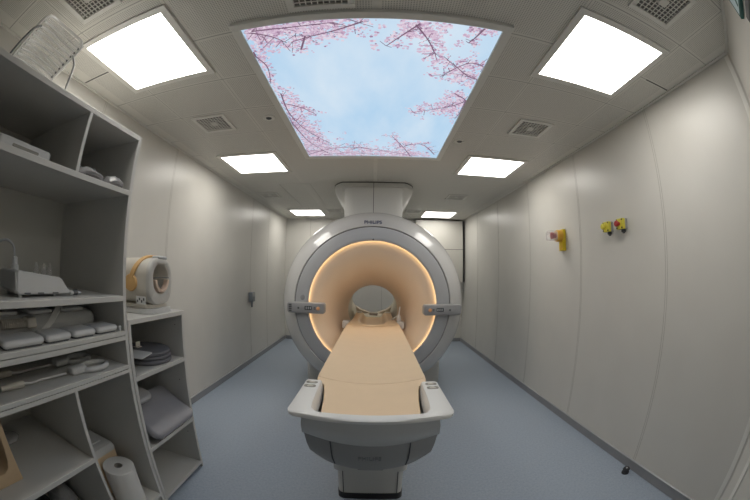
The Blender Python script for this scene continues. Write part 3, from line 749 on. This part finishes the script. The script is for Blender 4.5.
# bags on the top shelf (two)
def bag(cx, cy, w, lb, seed):
    random.seed(seed)
    t = thing('plastic_bag', (cx, cy, 1.8055), lb, 'bag', 'plastic bags on the top shelf')
    L = []
    for j in range(9):
        v = j / 8; ph = PI * v; r = math.sin(ph) ** .35 if 0 < v < 1 else .25
        L.append([Vector((cx + r * .08 * math.cos(a) * (1 + random.uniform(-.08, .08)) , cy - w / 2 + w * v, max(1.8058, 1.8058 + .027 * r + r * (.027 + random.uniform(-.010, .012)) * math.sin(a)))) for a in [2 * PI * i / 16 for i in range(16)]])
    MB().loft(L).build('film', M['bag'], t, ang=20)
    L = []
    for j in range(7):
        v = j / 6; r = math.sin(PI * v) ** .6 if 0 < v < 1 else .05
        L.append([Vector((cx + .018 + r * .068 * math.cos(a), cy - w * .42 + w * .84 * v, 1.806 + .012 * r + r * .012 * math.sin(a))) for a in [2 * PI * i / 14 for i in range(14)]])
    MB().loft(L).build('content', M['bag_content'], t)
bag(-1.30, .962, .215, 'crumpled grey plastic bag on the top shelf, nearer the divider', 3)
bag(-1.30, 1.146, .145, 'crumpled grey plastic bag on the top shelf, at the end panel', 5)

# interface box on the second shelf
ib = thing('coil_interface_box', (-1.42, .70, 1.2915), 'white wedge-shaped electronics box with cable on the second shelf', 'electronics box')
prf = [(.60, 1.312), (.612, 1.302), (.86, 1.302), (.935, 1.306), (.925, 1.318), (.905, 1.33), (.875, 1.366), (.855, 1.372), (.618, 1.394), (.604, 1.392)]
MB().prism([(-1.31, y, z) for y, z in prf], (-.22, 0, 0)).build('case', M['coil_white'], ib, bevel=.006, seg=3)
MB().box(-1.528, -1.313, .592, .602, 1.315, 1.388).build('end_cap', M['coil_grey'], ib, bevel=.003)
for x in (-1.34, -1.50):
    for y in (.63, .84): MB().cyl((x, y, 1.2915), (x, y, 1.303), .012, seg=14).build('foot', M['coil_white'], ib)
for y in (.66, .74, .83): MB().box(-1.3105, -1.3075, y - .018, y + .018, 1.304, 1.310).build('slot', M['dark_grey'], ib)
MB().lathe((-1.44, .645, 1.389), (0, 0, 1), [(.022, 0), (.022, .02), (.016, .024), (.016, .05), (.010, .055)], 18).build('connector', M['coil_white'], ib)
MB().tube([(-1.44, .645, 1.44), (-1.445, .635, 1.485), (-1.455, .60, 1.505), (-1.475, .56, 1.495), (-1.49, .535, 1.44), (-1.50, .525, 1.37), (-1.50, .52, 1.298)], .006, 10).build('cable', M['coil_grey'], ib)
tn = thing('small_connector', (-1.33, .97, 1.2915), 'small dark connector piece lying beside the wedge box on the second shelf', 'connector')
MB().lathe((-1.33, .955, 1.305), (0, 1, 0), [(.010, 0), (.013, .004), (.013, .03), (.009, .034)], 16).build('body', M['dark_grey'], tn)
MB().cyl((-1.33, .989, 1.3035), (-1.33, 1.01, 1.3035), .006, seg=12).build('tip', M['skirting_metal'], tn)
MB().cyl((-1.33, .94, 1.3035), (-1.33, .956, 1.3035), .0115, seg=14).build('collar', M['coil_white'], tn)
for i, (y, lb) in enumerate(((.925, 'clear plastic bottle behind the wedge box, leftmost of three'), (.985, 'clear plastic bottle behind the wedge box, middle of three'), (1.03, 'clear plastic bottle behind the wedge box, rightmost of three'))):
    x = -1.70
    t = thing('clear_vial', (x, y, 1.2915), lb, 'vial', 'clear vials on the second shelf')
    MB().lathe((x, y, 1.2916), (0, 0, 1), [(.020, 0), (.021, .004), (.021, .095), (.014, .11), (.010, .115)], 18).build('glass', M['clear'], t)
    MB().cyl((x, y, 1.4066), (x, y, 1.420), .012, seg=16).build('cap', M['clear'], t)
# white device cut by the left frame edge
wd = thing('white_device', (-1.40, .36, 1.2915), 'white rounded device cut by the left frame edge on the second shelf', 'device')
MB().loft(xf(pillow(.10, .055, .055, .025), TR(-1.36, .405, 1.292))).build('base', M['coil_white'], wd)
MB().loft(xf(pillow(.08, .03, .12, .02), TR(-1.38, .395, 1.346))).build('upright', M['coil_white'], wd)

# flexible coil on the third shelf
fc = thing('torso_coil', (-1.5, .9, 1.1185), 'big light grey segmented torso coil lying on the third shelf', 'coil')
L = xf(pillow(.19, .375, .085, .05), TR(-1.605, .825, 1.1190))
MB().loft(L).build('shell', M['coil_white'], fc)
for y in (.58, .81, 1.04):
    MB().loft(xf(pillow(.16, .085, .018, .03), TR(-1.60, y, 1.2025))).build('cover_plate', M['coil_white'], fc)
MB().loft([[Vector((x, .80 + .05 * i + dy, z + dz)) for dy, dz in ((-.022, 0), (.022, 0), (.022, .006), (-.022, .006))] for i, (x, z) in enumerate(((-1.407, 1.135), (-1.405, 1.168), (-1.425, 1.202), (-1.465, 1.2225), (-1.60, 1.2230), (-1.76, 1.2225)))]).build('strap', M['tray'], fc)
hz = MB(); 
for i in range(12): hz.lathe((-1.402, .53 + .0125 * i, 1.178), (0, 1, 0), [(.017, 0), (.021, .004), (.021, .007), (.017, .0105)], 16)
hz.build('cable_hose', M['coil_ivory'], fc)
MB().loft(xf(pillow(.03, .03, .045, .01), TR(-1.407, .712, 1.156))).build('hose_socket', M['coil_ivory'], fc)
fp = thing('pad_coil', (-1.29, .8, 1.1185), 'row of four linked rounded grey coil pads at the front of third shelf', 'coil')
for i, (y, hy) in enumerate(((.58, .118), (.785, .080), (.952, .078), (1.115, .077))):
    MB().loft(xf(pillow(.072, hy, .029, .024), TR(-1.296, y, 1.124))).build('pad', M['coil_white'], fp)
    MB().loft([[Vector((-1.296 + x, y + yy, z)) for x, yy in rrect(.064, hy - .006, .028, 6)] for z in (1.1186, 1.130)]).build('pad_base', M['dark_grey'], fp)
MB().box(-1.33, -1.30, .50, 1.16, 1.130, 1.142).build('link_strip', M['coil_grey'], fp)
kn = thing('coil_plug', (-1.225, 1.195, 1.1185), 'tiny white plug at the end of the third shelf', 'plug')
MB().lathe((-1.222, 1.197, 1.1186), (0, 0, 1), [(.008, 0), (.008, .012), (.010, .016), (.009, .026), (.002, .028)], 14).build('cap', M['coil_white'], kn)
MB().cyl((-1.222, 1.197, 1.1466), (-1.222, 1.197, 1.150), .004, seg=10).build('pin', M['coil_grey'], kn)

# loop coil on the fourth shelf
def loop_coil(dx, dy, lb, rot=0):
    t = thing('loop_coil', (-1.33 + dx, 1.0 + dy, .9435), lb, 'coil', 'loop coils on the fourth shelf')
    P = [Vector((-1.31 + dx + .054 * math.sin(a), 1.045 + dy - .09 * math.cos(a), .9570)) for a in [2 * PI * i / 40 for i in range(40)]]
    rings = []
    for i in range(40):
        d = (P[(i + 1) % 40] - P[i - 1]).normalized(); u = Vector((0, 0, 1)); w = d.cross(u)
        rings.append([P[i] + .0133 * (math.cos(2 * PI * k / 12) * w + math.sin(2 * PI * k / 12) * u) for k in range(12)])
    MB().loft(rings + [rings[0]], False, False).build('loop', M['coil_white'], t)
    MB().loft(xf(pillow(.030, .055, .034, .014), TR(-1.31 + dx, .925 + dy, .9437))).build('tuning_box', M['coil_white'], t)
    MB().tube([(-1.31 + dx, .845 + dy, .958), (-1.315 + dx, .79 + dy, .956), (-1.335 + dx, .70 + dy, .951), (-1.33 + dx, .62 + dy, .951), (-1.325 + dx, .575 + dy, .960)], .0055, 10).build('cable', M['coil_white'], t)
    MB().lathe((-1.325 + dx, .58 + dy, .9585), (0, -1, 0), [(.009, 0), (.014, .006), (.014, .10), (.011, .108), (.011, .14), (.009, .142)], 18).build('connector', M['coil_ivory'], t)
loop_coil(.0, .0, 'white loop coil with cable at the front of the fourth shelf')
loop_coil(-.16, .0, 'second white loop coil behind the front one on the fourth shelf')

# fifth shelf: wooden block, clear pouch
wb = thing('wooden_block', (-1.31, .33, .5745), 'light wooden block with notch, at the left frame edge on lower shelf', 'block')
pts = [(.205, .5745), (.385, .5745), (.385, .87), (.352, .87), (.348, .73), (.338, .675), (.32, .645), (.29, .63), (.25, .63), (.205, .63)]
MB().prism([(-1.33, y, z) for y, z in pts], (-.14, 0, 0)).build('body', M['wood'], wb, bevel=.004)
MB().box(-1.47, -1.33, .17, .2045, .5745, .80).build('side_plate', M['wood'], wb, bevel=.004)
cp_ = thing('clear_pouch', (-1.62, .50, .5745), 'small clear plastic pouch behind the wooden block', 'pouch')
random.seed(11)
L = [[Vector((-1.68 + r * .055 * math.cos(a), .50 + r * .08 * math.sin(a), .5748 + .5 * h + random.uniform(0, .006))) for a in [2 * PI * i / 14 for i in range(14)]] for r, h in ((1, 0), (1.05, .015), (.9, .04), (.55, .06), (.2, .066))]
MB().loft(L).build('film', M['bag'], cp_)
MB().box(-1.71, -1.66, .48, .52, .5755, .59).build('content', M['coil_grey'], cp_, bevel=.004)

# narrow lower bay: paper roll and white box
rl = thing('paper_roll', (-1.30, 1.03, .1145), 'white paper towel roll standing in the narrow bottom bay', 'paper roll')
px, py = -1.335, 1.062
prs = [(.100, 0), (.103, .004), (.103, .246), (.099, .25), (.030, .25), (.028, .248), (.028, .10)]
MB().lathe((px, py, .1146), (0, 0, 1), prs, 40, True, True).build('paper', M['paper'], rl)
MB().lathe((px, py, .20), (0, 0, 1), [(.0275, 0), (.0275, .163), (.025, .163), (.025, 0)], 24, False, False).build('core', M['grip'], rl)
wx = thing('white_box', (-1.62, 1.02, .1145), 'white box with beige base edge behind the paper roll', 'box')
MB().box(-1.72, -1.465, .925, 1.190, .1145, .375).build('base', M['pad2'], wx, bevel=.006)
mt = TR(-1.590, 1.058, .375)
MB().loft(xf([[Vector((x, y, z)) for x, y in rrect(hx, hy, .02, 5)] for z, hx, hy in ((.0005, .130, .135), (.02, .132, .137), (.045, .122, .125), (.055, .10, .10))], mt)).build('lid', M['coil_white'], wx)
MB().loft(xf([[Vector((x, y, z)) for x, y in rrect(hx, hy, .015, 5)] for z, hx, hy in ((.0555, .07, .075), (.061, .065, .07))], mt)).build('lid_panel', M['coil_white'], wx)
# bottom bay: black bag and clear bag
bb = thing('black_bag', (-1.6, .58, .1145), 'black bag in the bottom bay at the lower frame edge', 'bag')
random.seed(4)
def lump(cx, cy, rx, ry, h, z0, jit):
    return [[Vector((cx + rx * r * math.cos(a) * random.uniform(1 - jit, 1 + jit), cy + ry * r * math.sin(a) * random.uniform(1 - jit, 1 + jit), z0 + h * k)) for a in [2 * PI * i / 18 for i in range(18)]] for r, k in ((.85, 0), (1, .15), (.98, .5), (.8, .8), (.4, .97), (.1, 1))]
MB().loft(lump(-1.55, .42, .20, .17, .20, .1146, .05)).build('sack', M['black'], bb)
MB().tube([(-1.5, .36, .305), (-1.48, .38, .35), (-1.48, .44, .35), (-1.5, .47, .305)], .008, 8).build('strap', M['black'], bb)
cg = thing('clear_bag', (-1.6, .70, .1145), 'crumpled clear plastic bag beside the black bag in the bottom bay', 'bag')
MB().loft(lump(-1.62, .69, .14, .09, .15, .1146, .09)).build('film', M['bag'], cg, ang=20)
MB().ball((-1.62, .69, .165), .08, .05, .045, 14, 8).build('content', M['coil_grey'], cg)

# ------------------------------------------------------------------ head coil on the low unit
hc = thing('head_coil', (-1.42, 1.59, 1.1705), 'ivory head coil with round opening and orange strap on the low shelving unit', 'head coil')
HY, Z0 = 1.585, 1.1705
def hsec(x, hw, zb, zt, r): 
    hh = (zt - zb) / 2; return [Vector((x, HY + y, (zb + zt) / 2 + z)) for y, z in rrect(hw, hh, r, 10)]
body = MB()
NI = 44
def face_ring(x, hw, zb, zt, r):
    return hsec(x, hw, zb, zt, r)
opn = lambda x, ry, rz: [Vector((x, HY + .004 + ry * math.cos(a), 1.372 + rz * math.sin(a))) for a in [2 * PI * (i + .5) / NI for i in range(NI)]]
sec0 = hsec(-1.24, .122, 1.222, 1.478, .085)
def morph(sec, x, ry, rz):
    out = []
    for p in sec:
        a = math.atan2(p.z - 1.372, p.y - HY); out.append(Vector((x, HY + .004 + ry * math.cos(a), 1.372 + rz * math.sin(a))))
    return out
body.loft([hsec(-1.66, .10, 1.222, 1.45, .07), hsec(-1.64, .128, 1.222, 1.478, .09), hsec(-1.40, .136, 1.222, 1.488, .095), hsec(-1.262, .134, 1.222, 1.487, .095), hsec(-1.245, .128, 1.224, 1.482, .09), hsec(-1.240, .122, 1.228, 1.476, .085),
           morph(sec0, -1.238, .100, .092), morph(sec0, -1.245, .092, .086), morph(sec0, -1.42, .088, .082), morph(sec0, -1.60, .080, .075)]).build('shell', M['coil_ivory'], hc, ang=50)
# front plate rim
MB().loft([hsec(-1.262, .137, 1.222, 1.490, .097), hsec(-1.243, .137, 1.222, 1.490, .097), hsec(-1.2355, .130, 1.227, 1.483, .09), morph(sec0, -1.2345, .104, .096), morph(sec0, -1.24, .099, .091)], False, False).build('front_plate', M['coil_front'], hc, ang=50)
# neck pad (peach)
a_ = [PI * 1.04 + PI * .92 * i / 16 for i in range(17)]
MB().loft([[Vector((x, HY + .004 + r * .96 * math.cos(a), 1.375 + r * .93 * math.sin(a))) for r, x in ((.089, -1.26), (.089, -1.225), (.072, -1.222), (.072, -1.26))] for a in a_]).build('neck_pad', M['peach_in'], hc, bevel=.003)
MB().tube([(-1.235, HY - .09, 1.377), (-1.232, HY, 1.379), (-1.235, HY + .095, 1.377)], .003, 8).build('split_line', M['dark_grey'], hc)
# orange ear strap over the top
st = []
for i in range(15):
    t_ = i / 14
    a = PI * (1.02 - .72 * t_)
    st.append(Vector((-1.37 + .09 * t_, HY + .143 * math.cos(a), 1.372 + .123 * math.sin(a) if t_ > .0 else 1.36)))
L = []
for i, p in enumerate(st):
    d = (st[min(i + 1, 14)] - st[max(i - 1, 0)]).normalized(); rad = Vector((0, p.y - HY, p.z - 1.36)).normalized(); w = d.cross(rad).normalized()
    L.append([p + w * .016, p + w * .016 + rad * .012, p - w * .016 + rad * .012, p - w * .016])
MB().loft(L).build('strap', M['ear'], hc, bevel=.003)
MB().lathe((-1.375, HY - .134, 1.345), (0, -1, 0), [(.047, 0), (.050, .008), (.045, .018), (.024, .021), (.001, .021)], 30).build('ear_disc', M['ear'], hc)
MB().loft(xf(pillow(.028, .055, .02, .012), TR(-1.262, HY + .02, 1.484))).build('mirror_clip', M['coil_grey'], hc)
MB().loft(xf(pillow(.02, .02, .03, .008), TR(-1.57, HY - .03, 1.475))).build('cap', M['coil_white'], hc)
# label block on the near side
MB().box(-1.335, -1.265, HY - .139, HY - .134, 1.228, 1.272).build('label_plate', M['coil_white'], hc)
g = MB()
for i in range(4): g.box(-1.330 + .016 * i, -1.320 + .016 * i, HY - .140, HY - .1388, 1.238 + (i % 2) * .012, 1.252 + (i % 2) * .012)
g.build('label_icons', M['dark_grey'], hc, flat=True)
bs = MB(); bs.prism([(-1.66, HY - .13, 1.1706), (-1.30, HY - .13, 1.1706), (-1.245, HY - .09, 1.1706), (-1.235, HY + .12, 1.1706), (-1.66, HY + .12, 1.1706)], (0, 0, .03)); bs.build('base', M['coil_white'], hc, bevel=.004)
bs = MB(); bs.prism([(-1.64, HY - .11, 1.201), (-1.29, HY - .11, 1.201), (-1.255, HY - .08, 1.201), (-1.25, HY + .10, 1.201), (-1.64, HY + .10, 1.201)], (0, 0, .024)); bs.build('base_step', M['coil_ivory'], hc, bevel=.004)

hc.rotation_euler.z = math.radians(6)
# ------------------------------------------------------------------ cushions in the low unit
z = .8645
labs = ['dark grey oval pad, bottom of the stack on the low unit upper shelf', 'dark grey oval pad, middle of the stack on the low unit upper shelf', 'dark grey oval pad, top of the stack on the low unit upper shelf']
hts = (.027, .024, .024)
for i in range(3):
    o = MB().loft(xf(pillow(.178 - .006 * i, .172 - .004 * i, hts[i], .16, .48, 12), TR(-1.405 + .004 * i, 1.608 + .006 * (i % 2), z))).build('oval_pad', M['cushion_dark'])
    tag(o, labs[i], 'pad', 'stack of dark grey oval pads'); z += hts[i] + .0006
o = thing('tag_card', (-1.44, 1.57, z), 'small pale tag on the stacked dark oval pads', 'tag')
MB().box(-1.46, -1.42, 1.55, 1.595, z + .0002, z + .0035).build('card', M['coil_ivory'], o)
MB().box(-1.438, -1.434, 1.55, 1.595, z + .0036, z + .034).build('fold', M['coil_ivory'], o)
o = MB().loft(xf(pillow(.085, .080, .006, .02), TR(-1.315, 1.412, z + .003, .25, .0, 0))).build('white_board', M['coil_white']); tag(o, 'thin white board lying on the near edge of the dark oval pads', 'board')
cz = .4245
cu = MB().loft(xf(pillow(.165, .235, .055, .06, .5, 8), TR(-1.330, 1.560, .520, 0, .0, .50))).build('large_cushion', M['cushion']); tag(cu, 'large grey vinyl cushion leaning out of the low unit middle shelf', 'cushion')
o = MB().loft(xf(pillow(.15, .10, .035, .08, .5, 8), TR(-1.43, 1.415, .672, 0, .0, .12))).build('small_cushion', M['cushion_light']); tag(o, 'small pale grey cushion behind the large leaning cushion', 'cushion')

# ------------------------------------------------------------------ camera
cam = bpy.data.cameras.new('camera'); co = bpy.data.objects.new('camera', cam); COL.objects.link(co); SC.camera = co
cam.type = 'PANO'; cam.panorama_type = 'FISHEYE_EQUISOLID'
cam.sensor_fit = 'HORIZONTAL'; cam.sensor_width = 36; cam.sensor_height = 24
cam.fisheye_lens = 330.94 / 750 * 36; cam.fisheye_fov = math.radians(200)
cam.clip_start = .02
p, r = .07, .015
F = Vector((0, math.cos(p), math.sin(p))); rt = Vector((1, 0, 0)); up = rt.cross(F)
rt2 = math.cos(r) * rt + math.sin(r) * up; up2 = -math.sin(r) * rt + math.cos(r) * up
mw = Matrix((rt2, up2, -F)).transposed().to_4x4(); mw.translation = (0, 0, CAMZ); co.matrix_world = mw

w = bpy.data.worlds.new('room_dark'); SC.world = w; w.use_nodes = True
w.node_tree.nodes['Background'].inputs[0].default_value = (.02, .02, .02, 1)
SC.view_settings.view_transform = 'Standard'; SC.view_settings.look = 'None'; SC.view_settings.gamma = 1; SC.view_settings.exposure = 0.35
SC.view_settings.use_curve_mapping = False
SC.cycles.max_bounces = 10; SC.cycles.diffuse_bounces = 6; SC.cycles.use_denoising = True
SC.cycles.sample_clamp_indirect = 6
